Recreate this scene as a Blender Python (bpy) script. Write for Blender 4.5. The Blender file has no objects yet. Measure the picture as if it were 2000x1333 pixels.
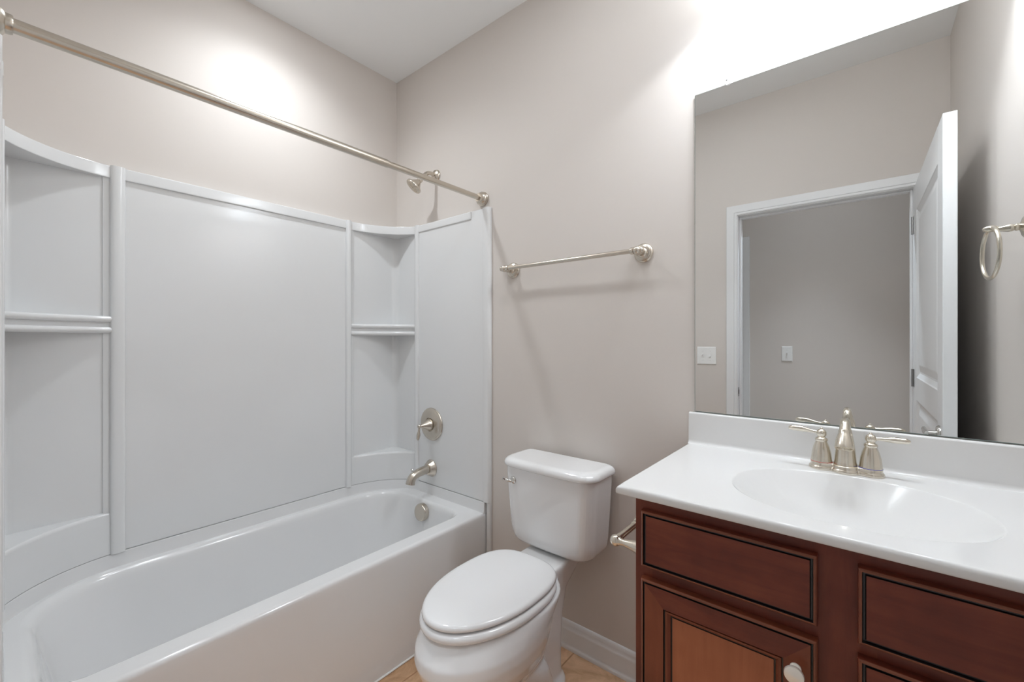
import bpy, bmesh, math, random
from mathutils import Vector, Matrix

S = bpy.context.scene
COL = S.collection
PI = math.pi

# ------------------------------------------------------------------ camera
cam_d = bpy.data.cameras.new('camera')
cam = bpy.data.objects.new('camera', cam_d)
COL.objects.link(cam)
cam.location = (2.114, -1.5, 1.26)
cam.rotation_euler = (math.radians(90), 0, math.radians(39.5))
cam_d.sensor_width = 36.0
cam_d.lens = 15.0
cam_d.shift_y = -0.00125
cam_d.clip_start = 0.01
S.camera = cam

# ------------------------------------------------------------------ world and exposure
w = bpy.data.worlds.new('world')
S.world = w
w.use_nodes = True
w.node_tree.nodes['Background'].inputs[0].default_value = (0.8, 0.85, 0.9, 1)
w.node_tree.nodes['Background'].inputs[1].default_value = 0.1
S.view_settings.view_transform = 'Standard'
S.view_settings.look = 'None'
S.view_settings.gamma = 1.0
S.view_settings.use_curve_mapping = False
S.view_settings.exposure = 0.13
S.cycles.use_denoising = True
S.cycles.max_bounces = 14
S.cycles.diffuse_bounces = 8
S.cycles.glossy_bounces = 6
S.cycles.sample_clamp_indirect = 6.0

# room: long tub wall x = 0, mirror wall y = 0, right wall x = XR, door wall y = YF
XR, YF, ZC = 2.444, -1.515, 2.765
YH = -2.45                      # hall wall beyond the doorway
CAN = (0.37, -0.74)             # recessed light over the tub
VAN = ((1.83, -0.13), (2.06, -0.13), (2.29, -0.13))   # three vanity lamps
P_CAN, P_CAN_SOFT, P_VAN, P_VAN_SOFT, P_HALL, P_FILL = 26.0, 1.6, 7.6, 3.4, 105.0, 3.0


def spot(name, loc, power, size, blend, radius, color=(.90, .952, 1)):
    l = bpy.data.lights.new(name, 'SPOT')
    l.energy = power
    l.spot_size = math.radians(size)
    l.spot_blend = blend
    l.shadow_soft_size = radius
    l.color = color
    o = bpy.data.objects.new(name, l)
    COL.objects.link(o)
    o.location = loc
    return o


def soft(name, loc, power, radius, kind, color=(.90, .952, 1)):
    l = bpy.data.lights.new(name, kind)
    l.energy = power
    l.color = color
    if kind == 'AREA':
        l.shape = 'DISK'
        l.size = radius * 2
    else:
        l.shadow_soft_size = radius
    o = bpy.data.objects.new(name, l)
    COL.objects.link(o)
    o.location = loc
    return o


# ------------------------------------------------------------------ materials
def mat(name, color, rough=.5, metal=0.0, coat=0.0, spec=.5, ior=None):
    m = bpy.data.materials.new(name)
    m.use_nodes = True
    b = m.node_tree.nodes['Principled BSDF']
    b.inputs['Base Color'].default_value = (*color, 1)
    b.inputs['Roughness'].default_value = rough
    b.inputs['Metallic'].default_value = metal
    b.inputs['Coat Weight'].default_value = coat
    b.inputs['Coat Roughness'].default_value = .08
    b.inputs['Specular IOR Level'].default_value = spec
    return m


def nodes(m):
    return m.node_tree.nodes, m.node_tree.links, m.node_tree.nodes['Principled BSDF']


def noise_bump(m, scale, strength, dist=.001, detail=3, stretch=None):
    n, l, b = nodes(m)
    tc = n.new('ShaderNodeTexCoord')
    nz = n.new('ShaderNodeTexNoise')
    nz.inputs['Scale'].default_value = scale
    nz.inputs['Detail'].default_value = detail
    bp = n.new('ShaderNodeBump')
    bp.inputs['Strength'].default_value = strength
    bp.inputs['Distance'].default_value = dist
    if stretch:
        mp = n.new('ShaderNodeMapping')
        mp.inputs['Scale'].default_value = stretch
        l.new(tc.outputs['Object'], mp.inputs['Vector'])
        l.new(mp.outputs['Vector'], nz.inputs['Vector'])
    else:
        l.new(tc.outputs['Object'], nz.inputs['Vector'])
    l.new(nz.outputs['Fac'], bp.inputs['Height'])
    l.new(bp.outputs['Normal'], b.inputs['Normal'])
    return m


M = {}
M['paint'] = noise_bump(mat('greige_wall_paint', (.672, .627, .589), .62, spec=.3), 220, .12, .0006)
M['hallpaint'] = M['paint']
M['ceil'] = noise_bump(mat('flat_white_ceiling_paint', (.85, .86, .86), .9, spec=.2), 260, .15, .0006)
M['trim'] = mat('white_trim_paint', (.80, .81, .82), .35)
M['doorpaint'] = noise_bump(mat('white_door_paint', (.80, .81, .82), .38), 30, .35, .0012, 4, (6, 6, .5))
M['fiber'] = mat('white_fiberglass', (.76, .77, .775), .16, coat=.3)
M['tub'] = mat('white_tub_enamel', (.77, .775, .78), .13, coat=.4)
M['porc'] = mat('white_porcelain', (.82, .825, .83), .07, coat=.5)
M['seat'] = mat('white_seat_plastic', (.82, .825, .83), .13, coat=.3)
M['marble'] = mat('white_cultured_marble', (.755, .755, .75), .12, spec=.28)
M['mirror'] = mat('mirror_silver', (.78, .79, .785), .0, 1.0)
M['glassedge'] = mat('mirror_glass_edge', (.28, .33, .31), .2)
M['clip'] = mat('clear_plastic_clip', (.86, .87, .87), .15)
M['screw'] = mat('steel_screw', (.35, .35, .35), .35, 1.0)
M['switch'] = mat('white_switch_plastic', (.86, .86, .85), .3)
M['caulk'] = mat('white_caulk', (.82, .82, .80), .5)
M['red'] = mat('red_ring', (.45, .03, .03), .4)
M['blue'] = mat('blue_ring', (.03, .04, .35), .4)
M['pearl'] = mat('pearl_nickel_knob', (.90, .86, .79), .25, .35, .4)
M['chrome'] = mat('chrome', (.72, .72, .70), .12, 1.0)
M['dark'] = mat('dark_recess', (.02, .02, .02), .8)


def nickel(name, c, r):
    return mat(name, c, r, 1.0)


M['nickel'] = nickel('brushed_nickel', (.63, .575, .50), .27)
M['nickel2'] = nickel('brushed_nickel_bright', (.74, .69, .60), .24)


def wood(name, axis, c0, c1, c2):
    m = mat(name, c1, .36, coat=.12, spec=.35)
    n, l, b = nodes(m)
    b.inputs['Coat Roughness'].default_value = .2
    tc = n.new('ShaderNodeTexCoord')
    mp = n.new('ShaderNodeMapping')
    sc = [26, 26, 26]
    sc[axis] = 3.0
    mp.inputs['Scale'].default_value = sc
    n1 = n.new('ShaderNodeTexNoise')
    n1.inputs['Scale'].default_value = 1.6
    n1.inputs['Detail'].default_value = 8
    n1.inputs['Roughness'].default_value = .62
    n1.inputs['Distortion'].default_value = .5
    n2 = n.new('ShaderNodeTexNoise')
    n2.inputs['Scale'].default_value = 9.0
    n2.inputs['Detail'].default_value = 6
    cr = n.new('ShaderNodeValToRGB')
    cr.color_ramp.elements[0].position = .22
    cr.color_ramp.elements[0].color = (*c0, 1)
    cr.color_ramp.elements[1].position = .80
    cr.color_ramp.elements[1].color = (*c2, 1)
    e = cr.color_ramp.elements.new(.5)
    e.color = (*c1, 1)
    add = n.new('ShaderNodeMath')
    add.operation = 'MULTIPLY_ADD'
    add.inputs[1].default_value = .50
    ad2 = n.new('ShaderNodeMath')
    ad2.operation = 'MULTIPLY'
    ad2.inputs[1].default_value = .50
    l.new(tc.outputs['Object'], mp.inputs['Vector'])
    l.new(mp.outputs['Vector'], n1.inputs['Vector'])
    l.new(tc.outputs['Object'], n2.inputs['Vector'])
    l.new(n2.outputs['Fac'], ad2.inputs[0])
    l.new(n1.outputs['Fac'], add.inputs[0])
    l.new(ad2.outputs[0], add.inputs[2])
    l.new(add.outputs[0], cr.inputs['Fac'])
    l.new(cr.outputs['Color'], b.inputs['Base Color'])
    bp = n.new('ShaderNodeBump')
    bp.inputs['Strength'].default_value = .08
    bp.inputs['Distance'].default_value = .001
    l.new(n1.outputs['Fac'], bp.inputs['Height'])
    l.new(bp.outputs['Normal'], b.inputs['Normal'])
    return m


WC = ((.045, .009, .006), (.150, .031, .017), (.25, .066, .031))
WP = ((.25, .074, .032), (.37, .122, .056), (.47, .17, .08))  # lighter panel wood, raised further to stand in for light on the door
M['woodx'] = wood('cherry_wood_grain_across', 0, *WC)
M['woodz'] = wood('cherry_wood_grain_upright', 2, *WC)
M['panelz'] = wood('cherry_wood_panel_lit', 2, *WP)
M['stile'] = wood('cherry_wood_stile', 2, (.12, .030, .013), (.20, .052, .024), (.27, .078, .035))
M['bead'] = wood('cherry_wood_bead_highlight', 0, (.10, .030, .015), (.20, .062, .031), (.28, .096, .05))  # lighter than the wood around it: highlight along the edges painted in
M['glaze'] = mat('dark_glaze_in_groove', (.010, .007, .007), .3, coat=.3)


def tile_material():
    m = mat('tan_stone_tile', (.42, .25, .13), .4, coat=.05, spec=.35)
    n, l, b = nodes(m)
    tc = n.new('ShaderNodeTexCoord')
    mp = n.new('ShaderNodeMapping')
    mp.inputs['Location'].default_value = (-.805 + .41 * 2, .25 + .41 * 4, 0)
    br = n.new('ShaderNodeTexBrick')
    br.offset = 0
    br.inputs['Scale'].default_value = 1.0
    br.inputs['Brick Width'].default_value = .41
    br.inputs['Row Height'].default_value = .41
    br.inputs['Mortar Size'].default_value = .0035
    br.inputs['Mortar Smooth'].default_value = .4
    br.inputs['Bias'].default_value = 0
    br.inputs['Color1'].default_value = (.70, .46, .29, 1)
    br.inputs['Color2'].default_value = (.78, .54, .36, 1)
    br.inputs['Mortar'].default_value = (.50, .30, .17, 1)
    nz = n.new('ShaderNodeTexNoise')
    nz.inputs['Scale'].default_value = 9
    nz.inputs['Detail'].default_value = 9
    nz.inputs['Roughness'].default_value = .65
    nz.inputs['Distortion'].default_value = 1.2
    cr = n.new('ShaderNodeValToRGB')
    cr.color_ramp.elements[0].position = .3
    cr.color_ramp.elements[0].color = (.60, .52, .43, 1)
    cr.color_ramp.elements[1].position = .72
    cr.color_ramp.elements[1].color = (1.12, 1.1, 1.08, 1)
    mx = n.new('ShaderNodeMix')
    mx.data_type = 'RGBA'
    mx.blend_type = 'MULTIPLY'
    mx.inputs[0].default_value = 1
    l.new(tc.outputs['Object'], mp.inputs['Vector'])
    l.new(mp.outputs['Vector'], br.inputs['Vector'])
    l.new(tc.outputs['Object'], nz.inputs['Vector'])
    l.new(nz.outputs['Fac'], cr.inputs['Fac'])
    l.new(br.outputs['Color'], mx.inputs[6])
    l.new(cr.outputs['Color'], mx.inputs[7])
    l.new(mx.outputs[2], b.inputs['Base Color'])
    bp = n.new('ShaderNodeBump')
    bp.inputs['Strength'].default_value = .4
    bp.inputs['Distance'].default_value = .002
    bp.invert = True
    l.new(br.outputs['Fac'], bp.inputs['Height'])
    l.new(bp.outputs['Normal'], b.inputs['Normal'])
    return m


M['tile'] = tile_material()
M['carpet'] = noise_bump(mat('beige_hall_carpet', (.50, .47, .43), .95, spec=.1), 400, .5, .003)


def emis(name, color, strength):
    m = mat(name, color, .5)
    b = m.node_tree.nodes['Principled BSDF']
    b.inputs['Emission Color'].default_value = (*color, 1)
    b.inputs['Emission Strength'].default_value = strength
    return m


M['bulb'] = emis('lit_bulb', (.9, .95, 1), 18)
M['shade'] = emis('lit_white_glass_shade', (.9, .95, 1), 6.5)
M['canlens'] = emis('lit_recessed_lamp', (.9, .95, 1), 20)
M['fill_lens'] = emis('lit_fill_lens', (.9, .95, 1), 6)  # glowing lens of the added ceiling fill
M['halllens'] = emis('lit_hall_globe', (.9, .95, 1), 3)


# ------------------------------------------------------------------ object helpers
def wpos(o):
    p = Vector(o.location)
    while o.parent:
        o = o.parent
        p += Vector(o.location)
    return p


def root(name, loc, label, cat, group=None):
    o = bpy.data.objects.new(name, None)
    o.empty_display_size = .05
    COL.objects.link(o)
    o.location = loc
    o['label'] = label
    o['category'] = cat
    if group:
        o['group'] = group
    return o


def obj(name, bm, mats, parent=None, smooth=True, angle=40, label=None, loc=None):
    """link a bmesh given in room coordinates as one object"""
    if not isinstance(mats, (list, tuple)):
        mats = [mats]
    bmesh.ops.remove_doubles(bm, verts=bm.verts, dist=1e-6)
    bmesh.ops.recalc_face_normals(bm, faces=bm.faces)
    off = wpos(parent) if parent else Vector(loc or (0, 0, 0))
    bmesh.ops.translate(bm, verts=bm.verts, vec=-off)
    if smooth:
        for f in bm.faces:
            f.smooth = True
        for e in bm.edges:
            if len(e.link_faces) == 2 and e.calc_face_angle(0) > math.radians(angle):
                e.smooth = False
    me = bpy.data.meshes.new(name)
    bm.to_mesh(me)
    bm.free()
    for m in mats:
        me.materials.append(M[m] if isinstance(m, str) else m)
    o = bpy.data.objects.new(name, me)
    COL.objects.link(o)
    if parent:
        o.parent = parent
    else:
        o.location = off
    if label:
        o['label'] = label
    if smooth:
        wn = o.modifiers.new('weighted_normals', 'WEIGHTED_NORMAL')
        wn.keep_sharp = True
    return o


def struct(name, bm, mats, parent=None, **k):
    o = obj(name, bm, mats, parent, **k)
    if not parent:
        o['kind'] = 'structure'
    return o


def tag(o, label, cat, group=None):
    o['label'] = label
    o['category'] = cat
    if group:
        o['group'] = group
    return o


def box(bm, x0, x1, y0, y1, z0, z1, bevel=0, seg=2, mi=0):
    b = bmesh.new()
    bmesh.ops.create_cube(b, size=1)
    bmesh.ops.transform(b, matrix=Matrix.Translation(((x0 + x1) / 2, (y0 + y1) / 2, (z0 + z1) / 2)) @ Matrix.Diagonal((abs(x1 - x0), abs(y1 - y0), abs(z1 - z0), 1)), verts=b.verts)
    if bevel:
        bmesh.ops.bevel(b, geom=b.edges[:], offset=bevel, segments=seg, affect='EDGES', profile=.5)
    for f in b.faces:
        f.material_index = mi
    merge(bm, b)
    return bm


def merge(bm, b):
    vm = {v: bm.verts.new(v.co) for v in b.verts}
    for f in b.faces:
        try:
            nf = bm.faces.new([vm[v] for v in f.verts])
            nf.material_index = f.material_index
        except ValueError:
            pass
    b.free()


def loft(bm, rings, cap0=True, cap1=True, mi=0, mis=None):
    """rings: lists of equal-length point lists, closed around"""
    vr = [[bm.verts.new(p) for p in r] for r in rings]
    n = len(vr[0])
    for k in range(len(vr) - 1):
        for i in range(n):
            j = (i + 1) % n
            try:
                f = bm.faces.new((vr[k][i], vr[k][j], vr[k + 1][j], vr[k + 1][i]))
                f.material_index = mis[k] if mis else mi
            except ValueError:
                pass
    if cap0:
        bm.faces.new(vr[0][::-1]).material_index = mis[0] if mis else mi
    if cap1:
        bm.faces.new(vr[-1]).material_index = mis[-1] if mis else mi
    return vr


def frame_from(d):
    d = Vector(d).normalized()
    a = Vector((0, 0, 1)) if abs(d.z) < .9 else Vector((1, 0, 0))
    u = d.cross(a).normalized()
    v = d.cross(u).normalized()
    return d, u, v


def lathe(bm, prof, org=(0, 0, 0), axis=(0, 0, 1), n=40, mi=0, mis=None):
    """prof: (radius, height along axis) pairs"""
    d, u, v = frame_from(axis)
    o = Vector(org)
    rings = []
    for r, h in prof:
        r = max(r, 1e-5)
        rings.append([o + d * h + u * (r * math.cos(2 * PI * i / n)) + v * (r * math.sin(2 * PI * i / n)) for i in range(n)])
    return loft(bm, rings, True, True, mi, mis)


def catmull(pts, n=8):
    pts = [Vector(p) for p in pts]
    out = []
    for i in range(len(pts) - 1):
        p0 = pts[max(i - 1, 0)]
        p1, p2 = pts[i], pts[i + 1]
        p3 = pts[min(i + 2, len(pts) - 1)]
        for k in range(n):
            t = k / n
            out.append(.5 * ((2 * p1) + (-p0 + p2) * t + (2 * p0 - 5 * p1 + 4 * p2 - p3) * t * t + (-p0 + 3 * p1 - 3 * p2 + p3) * t ** 3))
    out.append(pts[-1])
    return out


def tube(bm, pts, rad, n=20, mi=0, closed=False, sx=1.0):
    """sweep a circle; rad a number or one per point"""
    pts = [Vector(p) for p in pts]
    m = len(pts)
    if not isinstance(rad, (list, tuple)):
        rad = [rad] * m
    rings = []
    u = None
    for i in range(m):
        if closed:
            d = pts[(i + 1) % m] - pts[i - 1]
        else:
            d = pts[min(i + 1, m - 1)] - pts[max(i - 1, 0)]
        d.normalize()
        if u is None:
            _, u, v = frame_from(d)
        u = (u - d * u.dot(d)).normalized()
        v = d.cross(u)
        rings.append([pts[i] + u * (rad[i] * sx * math.cos(2 * PI * k / n)) + v * (rad[i] * math.sin(2 * PI * k / n)) for k in range(n)])
    if closed:
        rings.append(rings[0])
        loft(bm, rings, False, False, mi)
    else:
        loft(bm, rings, True, True, mi)


def spline_r(vals, pts_n, n=8):
    out = []
    for i in range(pts_n - 1):
        for k in range(n):
            t = k / n
            t = t * t * (3 - 2 * t)
            out.append(vals[i] * (1 - t) + vals[i + 1] * t)
    out.append(vals[-1])
    return out


def prism(bm, pts, z0, z1, mi=0, bevel=0):
    b = bmesh.new()
    loft(b, [[(p[0], p[1], z0) for p in pts], [(p[0], p[1], z1) for p in pts]])
    if bevel:
        bmesh.ops.recalc_face_normals(b, faces=b.faces)
        ed = [e for e in b.edges if abs(e.verts[0].co.z - e.verts[1].co.z) < 1e-6]
        bmesh.ops.bevel(b, geom=ed, offset=bevel, segments=2, affect='EDGES', profile=.5, clamp_overlap=True)
    for f in b.faces:
        f.material_index = mi
    merge(bm, b)


def sphere(bm, c, r, mi=0, n=20, s=(1, 1, 1)):
    b = bmesh.new()
    bmesh.ops.create_uvsphere(b, u_segments=n, v_segments=n // 2, radius=r)
    bmesh.ops.transform(b, matrix=Matrix.Translation(c) @ Matrix.Diagonal((*s, 1)), verts=b.verts)
    for f in b.faces:
        f.material_index = mi
    merge(bm, b)


# ------------------------------------------------------------------ room shell
T = .115
b = box(bmesh.new(), -T, 0, YF - T, T, 0, ZC)
struct('wall_left', b, 'paint', smooth=False)
b = box(bmesh.new(), 0, XR, 0, T, 0, ZC)
struct('wall_back', b, 'paint', smooth=False)
b = box(bmesh.new(), XR, XR + T, YF - T, T, 0, ZC)
struct('wall_right', b, 'paint', smooth=False)
DX0, DX1, DZ = 1.498, 2.312, 2.045     # doorway opening
b = box(bmesh.new(), 0, DX0 - .02, YF - T, YF, 0, ZC)
box(b, DX1 + .02, XR, YF - T, YF, 0, ZC)
box(b, DX0 - .02, DX1 + .02, YF - T, YF, DZ + .02, ZC)
struct('wall_front', b, 'paint', smooth=False)
b = box(bmesh.new(), -T, XR + T, YF - T, T, -.1, 0)
struct('floor', b, 'tile', smooth=False)
b = bmesh.new()
HX0, HX1 = .6, 3.6
b = box(bmesh.new(), -T, XR + T, YF - T, T, ZC, ZC + .1)
# a round hole for the recessed light is covered by its trim, the can sits below the plaster line
struct('ceiling', b, 'ceil', smooth=False)
b = box(bmesh.new(), HX0, HX1, YH - T, YH, 0, ZC)
struct('wall_hall', b, 'hallpaint', smooth=False)
b = box(bmesh.new(), HX0 - T, HX0, YH - T, YF - T, 0, ZC)
struct('wall_hall_left', b, 'hallpaint', smooth=False)
b = box(bmesh.new(), HX1, HX1 + T, YH - T, YF - T, 0, ZC)
struct('wall_hall_right', b, 'hallpaint', smooth=False)
b = box(bmesh.new(), XR + T, HX1, YF - T, YF - T + .1, 0, ZC)
struct('wall_hall_front', b, 'hallpaint', smooth=False)
b = box(bmesh.new(), HX0 - T, HX1 + T, YH - T, YF - T, -.1, 0)
struct('floor_hall', b, 'carpet', smooth=False)
b = box(bmesh.new(), HX0 - T, HX1 + T, YH - T, YF - T, ZC, ZC + .1)
struct('ceiling_hall', b, 'ceil', smooth=False)

# baseboard profile: (distance from wall, height)
BB = [(0, 0), (.020, 0), (.020, .008), (.018, .016), (.0125, .021), (.0125, .072), (.011, .080), (.0075, .086), (.0085, .092), (.006, .103), (.003, .109), (0, .110)]


def baseboard(name, p0, p1, nrm):
    b = bmesh.new()
    p0, p1, nrm = Vector(p0), Vector(p1), Vector(nrm)
    loft(b, [[p + nrm * d + Vector((0, 0, h)) for d, h in BB] for p in (p0, p1)])
    return struct(name, b, 'trim', angle=50)


baseboard('baseboard_back', (.756, 0, 0), (1.694, 0, 0), (0, -1, 0))
baseboard('baseboard_front', (.756, YF, 0), (1.435, YF, 0), (0, 1, 0))
baseboard('baseboard_right', (XR, YF + .02, 0), (XR, -.57, 0), (-1, 0, 0))
baseboard('baseboard_hall', (1.42, YH, 0), (HX1, YH, 0), (0, 1, 0))

# door casings: (outward from the opening, depth off the wall)
CS = [(0, 0), (0, .009), (.004, .011), (.012, .011), (.014, .0085), (.017, .0125), (.040, .0145), (.052, .017), (.058, .017), (.060, .012), (.060, 0)]


def casing(name, x0, x1, z1, y, sy):
    b = bmesh.new()
    rings = []
    for (x, z, dx, dz) in ((x0, 0, -1, 0), (x0, z1, -1, 1), (x1, z1, 1, 1), (x1, 0, 1, 0)):
        rings.append([(x + dx * o, y + sy * d, z + dz * o) for o, d in CS])
    loft(b, rings)
    return struct(name, b, 'trim', angle=25)


casing('trim_1', DX0 - .005, DX1 + .005, DZ + .005, YF, 1)
casing('trim_2', DX0 - .005, DX1 + .005, DZ + .005, YF - T, -1)
casing('trim_3', .62 + .06, 1.335, 2.045, YH, 1)
# jamb with door stop
b = bmesh.new()
for (x0, x1) in ((DX0 - .02, DX0), (DX1, DX1 + .02)):
    box(b, x0, x1, YF - T, YF, 0, DZ + .02)
box(b, DX0, DX1, YF - T, YF, DZ, DZ + .02)
st0, st1 = YF - .075, YF - .04
box(b, DX0, DX0 + .011, st0, st1, 0, DZ, .002, 1)
box(b, DX1 - .011, DX1, st0, st1, 0, DZ, .002, 1)
box(b, DX0 + .011, DX1 - .011, st0, st1, DZ - .011, DZ, .002, 1)
jamb = struct('trim_4', b, 'trim', smooth=False)
b = box(bmesh.new(), DX0, DX0 + .002, YF - .031, YF - .002, .90, .957, .0008, 1)
box(b, DX0 + .0015, DX0 + .0026, YF - .024, YF - .009, .915, .942, 0, 1, 1)
obj('strike_plate', b, ['screw', 'dark'], jamb, label='dark metal strike plate')
# a closed white door on the hall wall behind the casing
b = box(bmesh.new(), .68, 1.335, YH, YH + .006, .01, 2.045)
struct('door_2', b, 'doorpaint', smooth=False)


# ------------------------------------------------------------------ the bathroom door, swung open against the right wall
HNG = Vector((2.312, YF + .012, 0))
LEAF_W, LEAF_T, LEAF_H = .925, .036, 2.036
leaf_ang = math.atan2(.0105, .915)      # a touch past square


def leaf_xf(bm, n0=0):
    # local: u along leaf from hinge, v thickness (+x), z up -> room
    e = Vector((math.sin(leaf_ang), math.cos(leaf_ang), 0))
    t = Vector((math.cos(leaf_ang), -math.sin(leaf_ang), 0))
    for v in bm.verts:
        u, q, z = v.co
        v.co = HNG + e * u + t * q + Vector((0, 0, z))


def rect(u0, u1, z0, z1, q):
    return [(u0, q, z0), (u1, q, z0), (u1, q, z1), (u0, q, z1)]


door = bpy.data.objects.new('door_1', None)
COL.objects.link(door)
door.location = HNG
door['kind'] = 'structure'
door['label'] = 'white two-panel door swung open, seen in the mirror'
b = bmesh.new()
SW = .115
rows = ((.01, .24), (.965, 1.075), (1.90, LEAF_H))
for (u0, u1) in ((0, SW), (LEAF_W - SW, LEAF_W)):
    box(b, u0, u1, 0, LEAF_T, .01, LEAF_H, .0015, 1)
for z0, z1 in rows:
    box(b, SW, LEAF_W - SW, 0, LEAF_T, z0, z1)
leaf_xf(b)
obj('door_frame', b, 'doorpaint', door, smooth=False)
for z0, z1 in ((.24, .965), (1.075, 1.90)):
    b = bmesh.new()
    u0, u1 = SW, LEAF_W - SW
    for q, s in ((0, 1), (LEAF_T, -1)):
        rr = [rect(u0 + i, u1 - i, z0 + i, z1 - i, q + s * d) for i, d in ((0, 0), (.004, .003), (.022, .011), (.030, .011), (.062, .004), (.066, .0035))]
        loft(b, rr, False, True)
    leaf_xf(b)
    obj('door_panel', b, 'doorpaint', door, smooth=False)
hd = None
b = bmesh.new()
for q, s in ((0, -1),):
    c = Vector((LEAF_W - .065, q, .925))
    lathe(b, [(.0, 0), (.031, 0), (.031, .004), (.027, .009), (.012, .011), (.010, .030), (.0, .031)], c, (0, s, 0), 28)
    tube(b, catmull([c + Vector((.006, s * .031, 0)), c + Vector((-.03, s * .034, 0)), c + Vector((-.075, s * .034, .002)), c + Vector((-.118, s * .030, .0))], 6),
         spline_r([.0095, .009, .0075, .006], 4, 6), 14)
leaf_xf(b)
obj('door_handle', b, 'chrome', door, label='chrome lever handle')
b = bmesh.new()
for z in (.25, 1.02, 1.80):
    lathe(b, [(0, 0), (.006, 0), (.006, .09), (0, .09)], (HNG.x - .004, YF + .008, z), (0, 0, 1), 12)
    box(b, HNG.x - .002, HNG.x + .001, YF + .008, YF + .040, z, z + .09)
obj('hinge', b, 'screw', door)

# ------------------------------------------------------------------ bathtub
TX, TY0, TY1, TZ = .728, YF, 0.0, .44
LZ = .488                      # top of the raised ledge where the wall panels begin


def arc_pts(p0, p1, sag, n=14):
    """arc between two plan points, bulging by sag to the left of p0->p1"""
    p0, p1 = Vector(p0), Vector(p1)
    ch = p1 - p0
    c = ch.length
    nrm = Vector((-ch.y, ch.x)).normalized()
    R = (c * c / 4 + sag * sag) / (2 * sag)
    cen = (p0 + p1) / 2 + nrm * (sag - R)
    a0 = math.atan2(p0.y - cen.y, p0.x - cen.x)
    a1 = math.atan2(p1.y - cen.y, p1.x - cen.x)
    while a1 - a0 > PI:
        a1 -= 2 * PI
    while a1 - a0 < -PI:
        a1 += 2 * PI
    return [(cen.x + R * math.cos(a0 + (a1 - a0) * i / n), cen.y + R * math.sin(a0 + (a1 - a0) * i / n)) for i in range(n + 1)]


def corner_arc(off=0.0, sag=.045):
    """front edge of the corner units at the mirror-wall corner: from tub wall to mirror wall"""
    a = arc_pts((.026, -.306), (.207, -.024), sag)
    if off:
        out = []
        for i, p in enumerate(a):
            q0, q1 = Vector(a[max(i - 1, 0)]), Vector(a[min(i + 1, len(a) - 1)])
            d = (q1 - q0).normalized()
            n = Vector((d.y, -d.x))
            out.append((p[0] + n.x * off, p[1] + n.y * off))
        return out
    return a


def flip(pts):
    """mirror plan points to the other end of the tub"""
    return [(x, YF - y) for x, y in pts][::-1]


def ledge_path(o):
    """plan of the raised ledge: along mirror wall, corner, tub wall, corner, door wall"""
    a = [(x + o * .8, y - o * .6) for x, y in corner_arc()]
    return [(TX, -.024 - o)] + [(.25 + o, -.024 - o)] + a[::-1] + [(.026 + o, -.335), (.026 + o, YF + .335)] + flip(a)[::-1] + [(.25 + o, YF + .024 + o), (TX, YF + .024 + o)]


def sd_rr(x, y, x0, x1, y0, y1, rad):
    """signed distance to a rectangle with four corner radii keyed (right?, far?)"""
    cx, cy = (x0 + x1) / 2, (y0 + y1) / 2
    r = rad[(x > cx, y > cy)]
    qx = abs(x - cx) - (x1 - x0) / 2 + r
    qy = abs(y - cy) - (y1 - y0) / 2 + r
    return min(max(qx, qy), 0) + math.hypot(max(qx, 0), max(qy, 0)) - r


def outline(ang, x0, x1, y0, y1, rad, c):
    out = []
    for a in ang:
        dx, dy = math.cos(a), math.sin(a)
        lo, hi = 0, 3
        for _ in range(40):
            m = (lo + hi) / 2
            if sd_rr(c[0] + dx * m, c[1] + dy * m, x0, x1, y0, y1, rad) < 0:
                lo = m
            else:
                hi = m
        out.append((c[0] + dx * lo, c[1] + dy * lo))
    return out


tub = root('bathtub', (.36, -.76, 0), 'white alcove bathtub with smooth apron along the left wall', 'bathtub')
c0 = (.36, (TY0 + TY1) / 2)
NA = 200
# denser sampling around by arc length of a stretched ellipse
ang = [math.atan2(.76 * math.sin(2 * PI * i / NA), .36 * math.cos(2 * PI * i / NA)) for i in range(NA)]
for cx, cy in ((TX, TY1), (TX, TY0), (0, TY1), (0, TY0)):
    a = math.atan2(cy - c0[1], cx - c0[0])
    k = min(range(NA), key=lambda i: abs((ang[i] - a + PI) % (2 * PI) - PI))
    ang[k] = a
R0 = {(True, True): .003, (True, False): .003, (False, True): .003, (False, False): .003}


def rr(x0, x1, y0, y1, z, r):
    if not isinstance(r, dict):
        r = {k: r for k in R0}
    return [(x, y, z) for x, y in outline(ang, x0 + (.002 if x0 == 0 else 0), x1, y0 + (.002 if x0 == 0 else 0), y1 - (.002 if x0 == 0 else 0), r, c0)]


def rin(d, z, ex=0):
    r = {(True, True): .065, (True, False): .10, (False, True): .19, (False, False): .21}
    r = {k: max(.05, v + ex) for k, v in r.items()}
    return rr(.058 + d, .652 - d, -1.45 + d * 1.6, -.092 - d, z, r)


b = bmesh.new()
rings = [rr(0, TX + .004, TY0, TY1, 0, R0), rr(0, TX + .004, TY0, TY1, .05, R0), rr(0, TX, TY0, TY1, .055, R0), rr(0, TX + .002, TY0, TY1, TZ - .03, R0),
         rr(0, TX + .002, TY0, TY1, TZ - .014, R0), rr(0, TX - .001, TY0, TY1, TZ - .006, R0), rr(0, TX - .006, TY0, TY1, TZ - .0015, R0), rr(0, TX - .014, TY0, TY1, TZ, R0),
         rin(-.004, TZ - .001), rin(0, TZ - .002), rin(.006, TZ - .006), rin(.011, TZ - .014), rin(.016, TZ - .03), rin(.028, .33, .02), rin(.045, .22, .03), rin(.062, .13, .04), rin(.08, .095, .04), rin(.11, .078, .03), rin(.15, .074)]
loft(b, rings)
obj('tub_shell', b, 'tub', tub, angle=60)
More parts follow.
